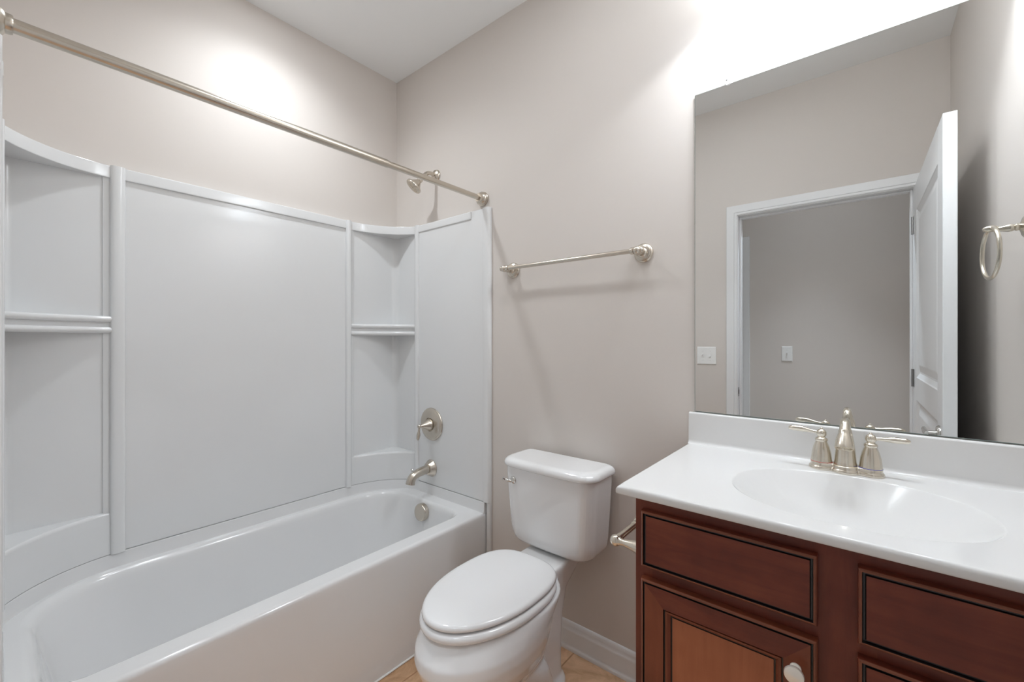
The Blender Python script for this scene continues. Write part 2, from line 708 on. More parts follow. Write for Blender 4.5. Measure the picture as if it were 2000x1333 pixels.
# raised ledge on three sides
b = bmesh.new()
lo, mid, hi = ledge_path(.008), ledge_path(.004), ledge_path(.002)
back = [(TX, -.0005)] + [(.0005 if i else .25, -.0005) for i in range(2)]
wallpts = [(TX, YF + .0005), (.0005, YF + .0005), (.0005, -.0005), (TX, -.0005)]
loft(b, [[(x, y, TZ - .004) for x, y in lo + wallpts], [(x, y, TZ + .006) for x, y in mid + wallpts], [(x, y, LZ - .004) for x, y in hi + wallpts], [(x, y, LZ) for x, y in ledge_path(.001) + wallpts]])
obj('ledge', b, 'tub', tub, angle=50)
b = box(bmesh.new(), TX + .002, TX + .010, TY0 + .018, TY1 - .018, 0, .008, .003, 1)
obj('caulk_bead', b, 'caulk', tub)
b = bmesh.new()
oc = Vector((.388, -.112, .386))
ax = Vector((0, -1, .1))
lathe(b, [(0, 0), (.040, 0), (.043, .003), (.043, .022), (.040, .027), (.036, .029), (0, .0295)], oc, ax, 48)
obj('overflow_cover', b, 'nickel', tub, label='round brushed nickel overflow cover')

# ------------------------------------------------------------------ tub surround
sur = root('tub_surround', (.36, -.76, LZ), 'white glossy wall surround with corner shelves above the bathtub', 'tub surround')
Z0, Z1 = LZ + .0018, 1.885


def panel_long():
    b = bmesh.new()
    y0, y1 = YF + .30, -.325
    box(b, .001, .022, y0 - .04, y1 + .04, Z0, Z1, .002, 1)
    box(b, .015, .031, y0 + .012, y1 - .004, Z1 - .043, Z1, .004, 2)
    return b


obj('long_panel', panel_long(), 'fiber', sur)


def rib_y(b, yc, w, x=.0):
    """upright rounded rib on the tub wall"""
    pts = [(.001, yc - w / 2 - .006)] + [(.022 + .018 * math.sin(PI * i / 10) ** .55, yc - w / 2 * math.cos(PI * i / 10)) for i in range(11)] + [(.001, yc + w / 2 + .006)]
    prism(b, pts, Z0, Z1 + .001, bevel=.0)


def rib_x(b, xc, w, end):
    pts = [(xc - w / 2 - .006, .001)] + [(xc - w / 2 * math.cos(PI * i / 10), .022 + .012 * math.sin(PI * i / 10) ** .55) for i in range(11)] + [(xc + w / 2 + .006, .001)]
    pts = [(x, -y) for x, y in pts] if not end else [(x, YF + y) for x, y in pts]
    prism(b, pts, Z0, Z1 + .001)


for end in (0, 1):
    s = -1 if not end else 1
    y0 = 0 if not end else YF
    Y = lambda d: y0 + s * d
    b = bmesh.new()
    box(b, .225, .745, *sorted((Y(.001), Y(.022))), Z0, Z1, .002, 1)
    box(b, .236, .640, *sorted((Y(.014), Y(.028))), Z1 - .040, Z1 - .001, .005, 2)
    # outer upright flange
    pts = [(.716, .001), (.716, .021), (.722, .0255), (.745, .0255), (.752, .021), (.754, .012), (.754, .001)]
    prism(b, [(x, Y(d)) for x, d in pts], Z0, Z1 + .002, bevel=.0)
    obj('end_panel', b, 'fiber', sur, angle=50)
    b = bmesh.new()
    prism(b, [(x, Y(d)) for x, d in ((.7315, .001), (.7315, .013), (.734, .016), (.750, .016), (.7535, .012), (.754, .001))], .001, Z0)
    obj('edge_trim', b, 'fiber', sur, angle=50)
    b = bmesh.new()
    rib_x(b, .2225, .032, end)
    rib_y(b, -.318 if not end else YF + .300, .030 if not end else .042)
    obj('rib', b, 'fiber', sur, angle=50)
    # corner unit
    F = (lambda p: p) if not end else flip
    # back of the niche with a rounded corner
    rc = .035
    back = [(.016, -.306)] + [(.016 + rc - rc * math.cos(PI / 2 * i / 8), -.016 - rc + rc * math.sin(PI / 2 * i / 8)) for i in range(9)] + [(.215, -.016)]
    outer = [(.215, -.001), (.001, -.001), (.001, -.306)]
    b = bmesh.new()
    prism(b, F(back + outer), Z0, Z1 - .02)
    cu = obj('corner_unit', b, 'fiber', sur, angle=30)
    wall = [(.215, -.024), (.215, -.001), (.001, -.001), (.001, -.312), (.026, -.312)]
    # top cap
    b = bmesh.new()
    prism(b, F(corner_arc() + wall), Z1 - .044, Z1, bevel=.0035)
    obj('top_cap', b, 'fiber', cu, angle=40)
    # middle shelf with two beads along its front
    b = bmesh.new()
    prism(b, F(corner_arc(-.008) + wall), 1.292, 1.338, bevel=.002)
    for z in (1.3335, 1.2945):
        cv = [(x, y, z) for x, y in F(corner_arc(-.004))]
        tube(b, cv, .0115, 14)
    obj('shelf', b, 'fiber', cu, angle=50)
    # filled foot of the corner with a little ledge on top
    b = bmesh.new()
    rings = []
    for z, off, dz in ((Z0, 0, 0), (.628, -.002, 0), (.636, -.005, 0), (.640, -.010, 0)):
        rings.append([(x, y, z) for x, y in F(corner_arc(off) + wall)])
    loft(b, rings)
    obj('lower_shelf', b, 'fiber', cu, angle=50)

# ------------------------------------------------------------------ shower rod
RX, RZ = .700, 1.937
rod = root('shower_rod', (RX, -.76, RZ), 'long brushed nickel shower curtain rod spanning above the tub', 'shower rod')
b = bmesh.new()
tube(b, [(RX, -.54, RZ), (RX, YF + .02, RZ)], .0150, 24)
obj('outer_tube', b, 'nickel', rod)
b = bmesh.new()
tube(b, [(RX, -.015, RZ), (RX, -.50, RZ), (RX, -.535, RZ), (RX, -.545, RZ)], [.0125, .0125, .0125, .0140], 24)
obj('inner_tube', b, 'nickel', rod)
for y0, s in ((-.0005, -1), (YF + .0005, 1)):
    b = bmesh.new()
    lathe(b, [(0, 0), (.033, 0), (.034, .004), (.034, .008), (.031, .011), (.032, .014), (.032, .018), (.026, .026), (.021, .029), (.0205, .036), (.019, .040), (0, .040)], (RX, y0, RZ), (0, s, 0), 36)
    obj('flange', b, 'nickel', rod)

# ------------------------------------------------------------------ shower head
SX = .355
sh = root('shower_fixture', (SX, 0, 2.134), 'brushed nickel shower head on bent arm above the far end panel', 'shower head')
b = bmesh.new()
lathe(b, [(0, 0), (.031, 0), (.032, .003), (.030, .006), (.0285, .008), (.0275, .012), (.020, .017), (.013, .020), (0, .020)], (SX, -.0005, 2.134), (0, -1, 0), 36)
obj('flange', b, 'nickel', sh)
b = bmesh.new()
tube(b, catmull([(SX, -.01, 2.134), (SX, -.04, 2.136), (SX, -.065, 2.128), (SX, -.085, 2.107), (SX, -.103, 2.086)], 8), .0105, 18)
obj('arm', b, 'nickel', sh)
b = bmesh.new()
hc, hd_ = Vector((SX, -.100, 2.090)), Vector((0, -.62, -.78)).normalized()
hd_ = Vector((-.33, -.58, -.74)).normalized()
lathe(b, [(0, 0), (.011, 0), (.014, .006), (.014, .014), (.012, .018), (.016, .024), (.030, .044), (.041, .052), (.0435, .056), (.0435, .062), (.040, .066), (.036, .0655), (0, .0640)], hc, hd_, 40)
head = obj('spray_head', b, 'nickel', sh)
b = bmesh.new()
d, u, v = frame_from(hd_)
fc = hc + d * .0645
for r, n in ((.009, 6), (.018, 12), (.027, 18)):
    for i in range(n):
        p = fc + u * r * math.cos(2 * PI * i / n) + v * r * math.sin(2 * PI * i / n)
        lathe(b, [(0, -.001), (.0019, -.001), (.0019, .002), (.0, .0025)], p, d, 8)
for r in (.0135, .0225, .033):
    ring = [fc + u * r * math.cos(2 * PI * i / 40) + v * r * math.sin(2 * PI * i / 40) + d * .0005 for i in range(40)]
    tube(b, ring, .0012, 8, closed=True)
obj('nozzle', b, 'nickel2', head)

# ------------------------------------------------------------------ shower valve and tub spout
vx, vz, vy = .345, .812, -.0225
va = root('shower_valve', (vx, vy, vz), 'round brushed nickel shower valve with small lever on far end panel', 'shower valve')
b = bmesh.new()
lathe(b, [(0, 0), (.086, 0), (.087, .003), (.085, .007), (.079, .009), (.077, .012), (.071, .0145), (.05, .016), (.036, .017), (.034, .012), (0, .012)], (vx, vy, vz), (0, -1, 0), 56)
obj('escutcheon', b, 'nickel', va)
b = bmesh.new()
lathe(b, [(0, .010), (.031, .010), (.032, .014), (.031, .026), (.027, .032), (.018, .052), (.010, .070), (.007, .078), (0, .079)], (vx, vy, vz), (0, -1, 0), 36)
sphere(b, (vx, vy - .083, vz), .0105)
hv = obj('valve_handle', b, 'nickel', va)
b = bmesh.new()
tube(b, catmull([(vx, vy - .083, vz - .004), (vx - .002, vy - .084, vz - .022), (vx - .004, vy - .086, vz - .045), (vx - .006, vy - .087, vz - .062), (vx - .007, vy - .087, vz - .071)], 6), spline_r([.0048, .0055, .0095, .0085, .004], 5, 6), 16)
obj('lever', b, 'nickel', hv)

px, pz = .341, .578
sp = root('tub_spout', (px, -.0225, pz), 'brushed nickel tub spout below the round shower valve', 'tub spout')
b = bmesh.new()
lathe(b, [(0, 0), (.044, 0), (.045, .003), (.042, .006), (.033, .024), (.028, .030), (0, .030)], (px, -.0225, pz), (0, -1, 0), 40)
obj('flange', b, 'nickel', sp)
b = bmesh.new()
tube(b, catmull([(px, -.03, pz + .002), (px, -.07, pz - .001), (px, -.110, pz - .006), (px, -.140, pz - .016), (px, -.155, pz - .034), (px, -.160, pz - .052)], 8),
     spline_r([.0235, .0225, .0215, .0215, .022, .0235], 6, 8), 28)
obj('spout', b, 'nickel', sp)
b = bmesh.new()
lathe(b, [(0, 0), (.004, 0), (.004, .012), (.0075, .016), (.008, .021), (.005, .025), (0, .026)], (px, -.146, pz + .001), (0, -.15, 1), 18)
obj('diverter_knob', b, 'chrome', sp)


# ------------------------------------------------------------------ towel bar, paper holder, towel ring share a turned post
def post_profile(L):
    return [(0, 0), (.034, 0), (.0355, .003), (.0345, .007), (.031, .010), (.029, .011), (.0285, .015), (.024, .018), (.018, .019), (.0165, .022), (.013, .024), (.0115, .030),
            (.0125, .036), (.0135, .042), (.0120, L - .014), (.009, L - .009), (.009, L)]


tb = root('towel_bar', (1.193, 0, 1.573), 'brushed nickel towel bar on the wall above the toilet', 'towel bar')
TBX0, TBX1, TBY, TBZ = .888, 1.499, -.066, 1.574
for x, sg in ((TBX0, -1), (TBX1, 1)):
    b = bmesh.new()
    lathe(b, post_profile(.064), (x, -.0005, TBZ), (0, -1, 0), 36)
    sphere(b, (x, TBY, TBZ), .0150)
    sphere(b, (x + sg * .015, TBY, TBZ), .0105)
    lathe(b, [(0, .010), (.0125, .010), (.0125, .020), (.0105, .024), (0, .024)], (x, TBY, TBZ), (-sg, 0, 0), 24)
    obj('post', b, 'nickel', tb)
b = bmesh.new()
tube(b, [(TBX0, TBY, TBZ), (TBX1, TBY, TBZ)], .0085, 20)
obj('bar', b, 'nickel', tb)

# ------------------------------------------------------------------ toilet
TCX = 1.182
toi = root('toilet', (TCX, -.38, 0), 'white two-piece toilet with closed lid between bathtub and vanity', 'toilet')


def egg(yb, yf, hw, z, n=72, nb=2.6, wide=.42, cx=TCX, nf=2.0):
    ym = yb - wide * (yb - yf)
    out = []
    for i in range(n):
        a = 2 * PI * i / n
        c, s = math.cos(a), math.sin(a)
        e = nf if s < 0 else nb
        x = cx + hw * math.copysign(abs(c) ** (2 / e), c)
        L = (ym - yf) if s < 0 else (yb - ym)
        out.append((x, ym + L * math.copysign(abs(s) ** (2 / e), s), z))
    return out


def rrect(x0, x1, y0, y1, z, r, n=8, bow=0.0, rb=None):
    """rounded rectangle, front at y0 bowed out; rb the radius of the two rear corners"""
    rb = r if rb is None else rb
    out = []
    for (cx, cy, a0, q) in ((x1 - rb, y1 - rb, 0, rb), (x0 + rb, y1 - rb, 90, rb), (x0 + r, y0 + r, 180, r), (x1 - r, y0 + r, 270, r)):
        for i in range(n + 1):
            a = math.radians(a0 + 90 * i / n)
            out.append([cx + q * math.cos(a), cy + q * math.sin(a)])
    # subdivide long front edge for the bow
    res = []
    m = len(out)
    for i in range(m):
        p, q = out[i], out[(i + 1) % m]
        res.append(p)
        for k in range(1, 6):
            if math.hypot(q[0] - p[0], q[1] - p[1]) > r * .9:
                res.append([p[0] + (q[0] - p[0]) * k / 6, p[1] + (q[1] - p[1]) * k / 6])
            else:
                res.append([p[0] + (q[0] - p[0]) * k / 6, p[1] + (q[1] - p[1]) * k / 6])
    xc, hw = (x0 + x1) / 2, (x1 - x0) / 2
    ymid = (y0 + y1) / 2
    for p in res:
        if p[1] < ymid:
            k = (ymid - p[1]) / (ymid - y0)
            p[1] -= bow * (1 - ((p[0] - xc) / hw) ** 2) * k
    return [(p[0], p[1], z) for p in res]


# bowl and pedestal in one piece of china
b = bmesh.new()
B = lambda yb, yf, hw, z, wd=.46, nb=2.1: egg(yb, yf, hw - .003, z, nb=nb, wide=wd, cx=TCX - .010)
loft(b, [B(-.23, -.590, .105, 0), B(-.23, -.590, .104, .02), B(-.23, -.585, .094, .045), B(-.23, -.585, .090, .10), B(-.23, -.60, .098, .14), B(-.23, -.640, .122, .185), B(-.23, -.690, .152, .235, .5),
         B(-.23, -.726, .171, .28, .5), B(-.22, -.742, .179, .32, .5), B(-.21, -.740, .180, .35, .5), B(-.20, -.722, .178, .378, .47, 2.3), B(-.20, -.708, .175, .395, .44, 2.5), B(-.20, -.702, .172, .405, .42, 2.6), B(-.20, -.700, .169, .408, .42, 2.6)])
# rear column under the tank and its foot
loft(b, [rrect(TCX - .098, TCX + .098, -.34, -.14, 0, .06, rb=.06), rrect(TCX - .098, TCX + .098, -.34, -.14, .022, .06, rb=.06), rrect(TCX - .082, TCX + .082, -.34, -.15, .045, .05, rb=.05), rrect(TCX - .080, TCX + .080, -.34, -.15, .12, .05, rb=.05),
         rrect(TCX - .083, TCX + .083, -.34, -.145, .25, .05, rb=.05), rrect(TCX - .087, TCX + .087, -.34, -.13, .35, .05, rb=.04), rrect(TCX - .090, TCX + .090, -.30, -.06, .40, .03), rrect(TCX - .093, TCX + .093, -.29, -.05, .425, .02), rrect(TCX - .093, TCX + .093, -.285, -.05, .440, .02), rrect(TCX - .088, TCX + .088, -.275, -.055, .445, .02)])
for s in (-1, 1):
    tube(b, catmull([(TCX + s * .03, -.47, .20), (TCX + s * .062, -.41, .185), (TCX + s * .074, -.35, .150), (TCX + s * .075, -.31, .09), (TCX + s * .072, -.29, .03)], 8), spline_r([.045, .050, .050, .045, .04], 5, 8), 20)
    lathe(b, [(0, 0), (.055, 0), (.053, .018), (.040, .027), (0, .030)], (TCX + s * .072, -.235, 0), (0, 0, 1), 24)
bowl = obj('bowl', b, 'porc', toi, angle=180)
bowl.modifiers.clear()
md = bowl.modifiers.new('remesh', 'REMESH')
md.mode = 'VOXEL'
md.voxel_size = .005
md.use_smooth_shade = True
md = bowl.modifiers.new('smooth', 'SMOOTH')
md.factor = .5
md.iterations = 7
for s in (-1, 1):
    b = bmesh.new()
    lathe(b, [(0, 0), (.013, 0), (.0135, .006), (.010, .013), (.004, .016), (0, .0165)], (TCX + s * .085, -.235, .024), (0, 0, 1), 20)
    obj('bolt_cap', b, 'seat', toi)
# seat ring
b = bmesh.new()


def seat_r(d, z, yb=-.232, yf=-.723, hw=.173):
    return egg(yb - d, yf + d, hw - d, z, nb=2.9, wide=.44, cx=TCX - .014)


loft(b, [seat_r(.012, .411), seat_r(.003, .414), seat_r(0, .421), seat_r(.001, .429), seat_r(.006, .435), seat_r(.014, .438)])
obj('seat_ring', b, 'seat', toi, angle=60)
b = bmesh.new()


def lid_r(d, z):
    return egg(-.226 - d, -.716 + d, .165 - d, z, nb=3.0, wide=.44, cx=TCX - .015)


loft(b, [lid_r(.012, .441), lid_r(.004, .442), lid_r(0, .446), lid_r(.0005, .452), lid_r(.004, .4575), lid_r(.010, .4605), lid_r(.022, .4625), lid_r(.05, .4635), lid_r(.09, .464)])
obj('lid', b, 'seat', toi, angle=60)
b = bmesh.new()
for s in (-1, 1):
    b = bmesh.new()
    lathe(b, [(0, 0), (.008, 0), (.010, .004), (.010, .026), (.008, .03), (0, .03)], (TCX + s * .070 - .015, -.240, .4305), (1, 0, 0), 20)
    box(b, TCX + s * .070 - .012, TCX + s * .070 + .012, -.250, -.230, .420, .4305, .003, 2)
    obj('lid_hinge', b, 'seat', toi)
# tank
TC = 1.187
b = bmesh.new()


def tk(hw, yf, z, r=.045, bow=.012, yb=-.022):
    return rrect(TC - hw, TC + hw, yf, yb, z, r, bow=bow, rb=.02)


loft(b, [tk(.125, -.130, .452, .04, .004, -.04), tk(.148, -.152, .4535, .045, .006, -.034), tk(.166, -.165, .460, .05, .008, -.028), tk(.178, -.172, .473, .05), tk(.184, -.177, .490, .05), tk(.189, -.181, .52, .05), tk(.196, -.186, .62, .05), tk(.203, -.190, .73, .05), tk(.203, -.190, .762, .05)])
obj('tank', b, 'porc', toi, angle=60)
b = bmesh.new()


def ld(d, z):
    return rrect(TC - .212 + d, TC + .212 - d, -.200 + d, -.012 - d * .4, z, .055, bow=.014, rb=.02)


loft(b, [ld(.012, .757), ld(.003, .758), ld(0, .762), ld(0, .770), ld(.003, .778), ld(.009, .784), ld(.018, .788), ld(.030, .7895)])
obj('tank_lid', b, 'porc', toi, angle=60)
b = bmesh.new()
fl = Vector((1.046, -.1935, .706))
lathe(b, [(0, -.006), (.0140, -.006), (.0150, .003), (.0125, .007), (.008, .009), (.007, .018), (0, .019)], fl, (-.12, -1, 0), 24)
tube(b, catmull([fl + Vector((.004, -.017, .0)), fl + Vector((-.010, -.022, .001)), fl + Vector((-.019, -.028, .004)), fl + Vector((-.026, -.036, .009))], 6), spline_r([.006, .0055, .005, .0065], 4, 6), 14)
obj('flush_lever', b, 'chrome', toi, label='chrome flush lever')

# ------------------------------------------------------------------ vanity cabinet
VX0, VX1, VY = 1.697, XR - .001, -.532        # face frame plane
VT = .893
van = root('vanity_cabinet', (2.07, -.27, 0), 'dark cherry wood vanity cabinet under the white sink top', 'vanity cabinet')
b = box(bmesh.new(), VX0 + .001, VX0 + .017, VY + .019, -.001, .10, VT)
box(b, VX1 - .016, VX1, VY + .019, -.001, .10, VT)
box(b, VX0 + .017, VX1 - .016, -.013, -.001, .10, VT)
box(b, VX0 + .017, VX1 - .016, VY + .019, -.013, .10, .118)
box(b, VX0 + .02, VX1, VY + .075, -.001, 0, .10)
obj('cabinet_box', b, 'woodz', van, smooth=False)
b = bmesh.new()
for x0, x1, z0, z1, mi in ((VX0, 1.737, .10, VT, 0), (2.022, 2.132, .10, VT, 0), (2.40, VX1, .10, VT, 0),
                           (1.737, 2.022, .84, VT, 1), (2.132, 2.40, .84, VT, 1), (1.737, 2.022, .695, .755, 1), (2.132, 2.40, .695, .755, 1),
                           (1.737, 2.022, .10, .14, 1), (2.132, 2.40, .10, .14, 1), (2.132, 2.40, .40, .45, 1)):
    box(b, x0, x1, VY, VY + .019, z0, z1, mi=mi)
obj('face_frame', b, ['woodz', 'woodx'], van, smooth=False)


def front_rings(x0, x1, z0, z1, steps):
    return [[(x0 + i, VY - d, z0 + i), (x1 - i, VY - d, z0 + i), (x1 - i, VY - d, z1 - i), (x0 + i, VY - d, z1 - i)] for i, d in steps]


def front(name, x0, x1, z0, z1, inset=0, label=None):
    b = bmesh.new()
    if not inset:
        st = [(0, .0005), (0, .0135), (.0012, .0165), (.0035, .0185), (.0058, .0185), (.0075, .0130), (.0100, .0130), (.0115, .0165), (.013, .0170)]
        loft(b, front_rings(x0, x1, z0, z1, st), True, True, mis=[0, 0, 1, 1, 2, 2, 2, 0])
        return obj(name, b, ['woodx', 'bead', 'glaze'], van, angle=25)
    # five-piece door: outer bead, mitred frame, glazed inner bead, flat panel
    st = [(0, .0005), (0, .0135), (.0012, .0165), (.0035, .0185), (.0058, .0185), (.0070, .0150), (.0088, .0150), (.010, .0185), (.0525, .0185), (.0532, .0135), (.0555, .0135), (.0562, .0165), (.0605, .0155), (.066, .0095), (.0668, .0070), (.0688, .0070), (.0695, .0085)]
    m = [0, 0, 1, 1, 2, 2, 2, 9, 2, 2, 3, 3, 3, 2, 2, 2]
    rs = front_rings(x0, x1, z0, z1, st)
    vr = [[b.verts.new(p) for p in r] for r in rs]
    for k in range(len(vr) - 1):
        for i in range(4):
            j = (i + 1) % 4
            f = b.faces.new((vr[k][i], vr[k][j], vr[k + 1][j], vr[k + 1][i]))
            f.material_index = m[k] if m[k] != 9 else (5 if i in (0, 2) else 0)
    b.faces.new(vr[0][::-1])
    f = b.faces.new(vr[-1])
    f.material_index = 4
    return obj(name, b, ['stile', 'bead', 'glaze', 'stile', 'panelz', 'woodx'], van, angle=25)


front('drawer_front', 1.716, 2.049, .737, .866)
front('drawer_front', 2.106, 2.425, .733, .866)
front('drawer_front', 2.106, 2.425, .430, .709)
front('drawer_front', 2.106, 2.425, .125, .405)
dr = front('cabinet_door', 1.716, 2.049, .125, .710, inset=1)
b = bmesh.new()
lathe(b, [(0, 0), (.0095, 0), (.0095, .003), (.006, .006), (.0055, .012), (.009, .015), (.0150, .019), (.0165, .0225), (.0155, .026), (.010, .0285), (0, .0292)], (2.016, VY - .018, .648), (0, -1, 0), 36)
obj('knob', b, 'pearl', dr, label='pale pearly round knob')

# ------------------------------------------------------------------ vanity top with integral basin
CX0, CX1, CY0, CY1, CZ = 1.660, XR - .001, -.562, -.001, .915
vt = root('sink_countertop', (2.05, -.28, VT), 'white one-piece sink counter with oval basin on the cherry cabinet', 'countertop')
BCX, BCY, BA, BB_ = 2.087, -.312, .226, .186
N = 144
angs = [2 * PI * i / N for i in range(N)]
for cx, cy in ((CX0, CY0), (CX1, CY0), (CX0, CY1), (CX1, CY1)):
    a = math.atan2(cy - BCY, cx - BCX) % (2 * PI)
    k = min(range(N), key=lambda i: abs((angs[i] - a + PI) % (2 * PI) - PI))
    angs[k] = a


def ell(k):
    out = []
    for a in angs:
        c, s = math.cos(a), math.sin(a)
        # slightly squared ellipse through the ray direction
        r = 1 / ((abs(c) / BA) ** 2.15 + (abs(s) / BB_) ** 2.15) ** (1 / 2.15)
        out.append((BCX + r * k * c, BCY + r * k * s))
    return out


def crect(d):
    out = []
    for a in angs:
        c, s = math.cos(a), math.sin(a)
        ts = []
        if c > 1e-9:
            ts.append((CX1 - BCX) / c)
        if c < -1e-9:
            ts.append((CX0 + d - BCX) / c)
        if s > 1e-9:
            ts.append((CY1 - BCY) / s)
        if s < -1e-9:
            ts.append((CY0 + d - BCY) / s)
        t = min(ts)
        out.append((BCX + c * t, BCY + s * t))
    return out


b = bmesh.new()
rings = []
th = VT + .001
E1 = ell(1.012)
R_in = crect(.008)
for k, z in ((.14, CZ - .165), (.5, CZ - .130), (.8, CZ - .075), (1.0, CZ - .040), (1.06, th)):
    rings.append([(x, y, z) for x, y in ell(k)])     # underside of the bowl
rings.append([(x, y, th) for x, y in crect(.006)])
rings.append([(x, y, th + .001) for x, y in crect(.002)])
rings.append([(x, y, th + .004) for x, y in crect(0)])
rings.append([(x, y, CZ - .008) for x, y in crect(0)])
rings.append([(x, y, CZ - .003) for x, y in crect(.002)])
rings.append([(x, y, CZ - .0005) for x, y in crect(.005)])
rings.append([(x, y, CZ) for x, y in R_in])
for t in (.33, .66):
    rings.append([(p[0] * (1 - t) + q[0] * t, p[1] * (1 - t) + q[1] * t, CZ) for p, q in zip(R_in, E1)])
rings.append([(x, y, CZ) for x, y in E1])
rings.append([(x, y, CZ - .0006) for x, y in ell(1.003)])
for k in (.994, .985, .975, .96, .94, .91, .88, .84, .80, .76, .72, .62, .50, .38, .26, .16, .10):
    rings.append([(x, y, CZ - .145 * (1 - k ** 1.5) - .0010) for x, y in ell(k)])
loft(b, rings)
obj('sink_counter', b, 'marble', vt, angle=60)
b = bmesh.new()
pr = [(0, CZ - .001), (-.0205, CZ - .001), (-.0205, CZ + .002), (-.0185, CZ + .010), (-.0175, 1.013), (-.0155, 1.0165), (-.012, 1.0175), (0, 1.0175)]
pr = [(-.030, CZ - .0005), (-.024, CZ + .0015), (-.0205, CZ + .006), (-.0190, CZ + .012), (-.0180, 1.012), (-.0160, 1.0162), (-.012, 1.0177), (-.0005, 1.0177), (-.0005, CZ - .0005)]
loft(b, [[(x, y, z) for y, z in pr] for x in (CX0 + .001, CX0 + .004, CX1)])
obj('backsplash', b, 'marble', vt, angle=50)
b = bmesh.new()
lathe(b, [(0, 0), (.021, 0), (.022, .002), (.018, .004), (.014, .002), (0, .003)], (BCX, BCY, CZ - .1425), (0, 0, 1), 28)
obj('drain', b, 'nickel', vt, label='brushed nickel drain')

# ------------------------------------------------------------------ faucet
FX, FY, FZ = 2.077, -.083, CZ
fa = root('sink_faucet', (FX, FY, FZ), 'brushed nickel two-handle faucet on the white sink counter', 'faucet')


def stadium(off, z, n=96):
    out = []
    for i in range(n):
        a = 2 * PI * i / n
        c, s = math.cos(a), math.sin(a)
        # union of three discs and a bar along x, found along the ray
        lo, hi = 0, .2
        for _ in range(30):
            m = (lo + hi) / 2
            x, y = m * c, m * s
            d = min(math.hypot(x - .0508, y) - .0285, math.hypot(x + .0508, y) - .0285, math.hypot(x, y + .003) - .034, max(abs(x) - .0508, abs(y) - .0225)) + off
            if d < 0:
                lo = m
            else:
                hi = m
        out.append((FX + lo * c, FY + lo * s, z))
    return out


b = bmesh.new()
loft(b, [stadium(.001, FZ), stadium(0, FZ + .002), stadium(.0005, FZ + .006), stadium(.003, FZ + .0095), stadium(.0045, FZ + .011), stadium(.0045, FZ + .016), stadium(.0055, FZ + .018), stadium(.008, FZ + .019)])
obj('base_plate', b, 'nickel2', fa, angle=50)
b = bmesh.new()
zb = FZ + .018
lathe(b, [(.0250, 0), (.0245, .004), (.0232, .010), (.0212, .035), (.0192, .052), (.0172, .068), (.0150, .082), (.0125, .092), (.010, .099), (0, .100)], (FX, FY, zb), (0, 0, 1), 40)
pth = catmull([(FX, FY, zb + .068), (FX, FY - .001, zb + .092), (FX, FY - .010, zb + .110), (FX, FY - .030, zb + .1175), (FX, FY - .054, zb + .112), (FX, FY - .070, zb + .097)], 8)
tube(b, pth, spline_r([.014, .0118, .0108, .0104, .0104, .0108], 6, 8), 24)
# flared outlet
od = Vector((0, -.44, -.90)).normalized()
lathe(b, [(0, -.002), (.0112, -.002), (.0126, .002), (.0116, .005), (.0140, .012), (.0172, .025), (.0190, .037), (.0196, .043), (.0190, .045), (.015, .045), (.014, .040), (0, .040)], (FX, FY - .068, zb + .099), od, 36)
obj('spout', b, 'nickel2', fa, angle=50)
for s in (-1, 1):
    hx = FX + s * .0508
    b = bmesh.new()
    lathe(b, [(.0240, 0), (.0240, .003), (.0232, .006), (.0228, .010), (.0210, .026), (.0178, .040), (.0142, .050), (.0125, .054), (.0140, .056), (.0144, .060), (.0120, .063), (.0090, .065), (.0085, .068), (0, .068)], (hx, FY, zb), (0, 0, 1), 36)
    sphere(b, (hx, FY, zb + .075), .0118, s=(1, 1, 1.05))
    sphere(b, (hx, FY, zb + .087), .0035)
    hnd = obj('handle', b, 'nickel2', fa, angle=50)
    b = bmesh.new()
    c = Vector((hx, FY, zb + .076))
    up = .006 if s < 0 else .002
    tube(b, catmull([c + Vector((s * .006, 0, 0)), c + Vector((s * .022, -.000, up * .4)), c + Vector((s * .045, -.001, up * 1.0)), c + Vector((s * .064, -.001, up * 1.1)), c + Vector((s * .074, -.001, up * .8))], 8), spline_r([.0045, .0046, .0076, .0072, .0035], 5, 8), 18)
    obj('lever', b, 'nickel2', hnd)
    b = bmesh.new()
    ring = [(hx + .0236 * math.cos(2 * PI * i / 40), FY + .0236 * math.sin(2 * PI * i / 40), zb + .0015) for i in range(40)]
    tube(b, ring, .0009, 8, closed=True)
    obj('hot_ring' if s < 0 else 'cold_ring', b, 'red' if s < 0 else 'blue', hnd, label='thin red ring' if s < 0 else 'thin blue ring')

# ------------------------------------------------------------------ mirror
MX0, MX1, MZ0, MZ1 = 1.676, 2.430, 1.0195, 2.081
mi = root('wall_mirror', ((MX0 + MX1) / 2, 0, MZ0), 'large frameless mirror on the wall above the sink backsplash', 'mirror')
b = bmesh.new()
box(b, MX0, MX1, -.0065, -.001, MZ0, MZ1, .0022, 1)
bmesh.ops.recalc_face_normals(b, faces=b.faces)
for f in b.faces:
    f.material_index = 0 if (f.normal.y < -.9) else 1
obj('glass', b, ['mirror', 'glassedge'], mi, smooth=False)
for x in (1.778, 2.328):
    b = bmesh.new()
    lathe(b, [(0, 0), (.0095, 0), (.0095, .0075), (.0075, .0105), (0, .011)], (x, -.0005, MZ1 + .002), (0, -1, 0), 24)
    box(b, x - .0045, x + .0045, -.011, -.0005, MZ1 - .006, MZ1 + .016, .002, 1)
    lathe(b, [(0, .009), (.0028, .009), (.0024, .0122), (0, .0125)], (x - .002, -.0005, MZ1 + .010), (0, -1, 0), 12, mi=1)
    obj('mirror_clip', b, ['clip', 'screw'], mi, label='clear plastic clip')

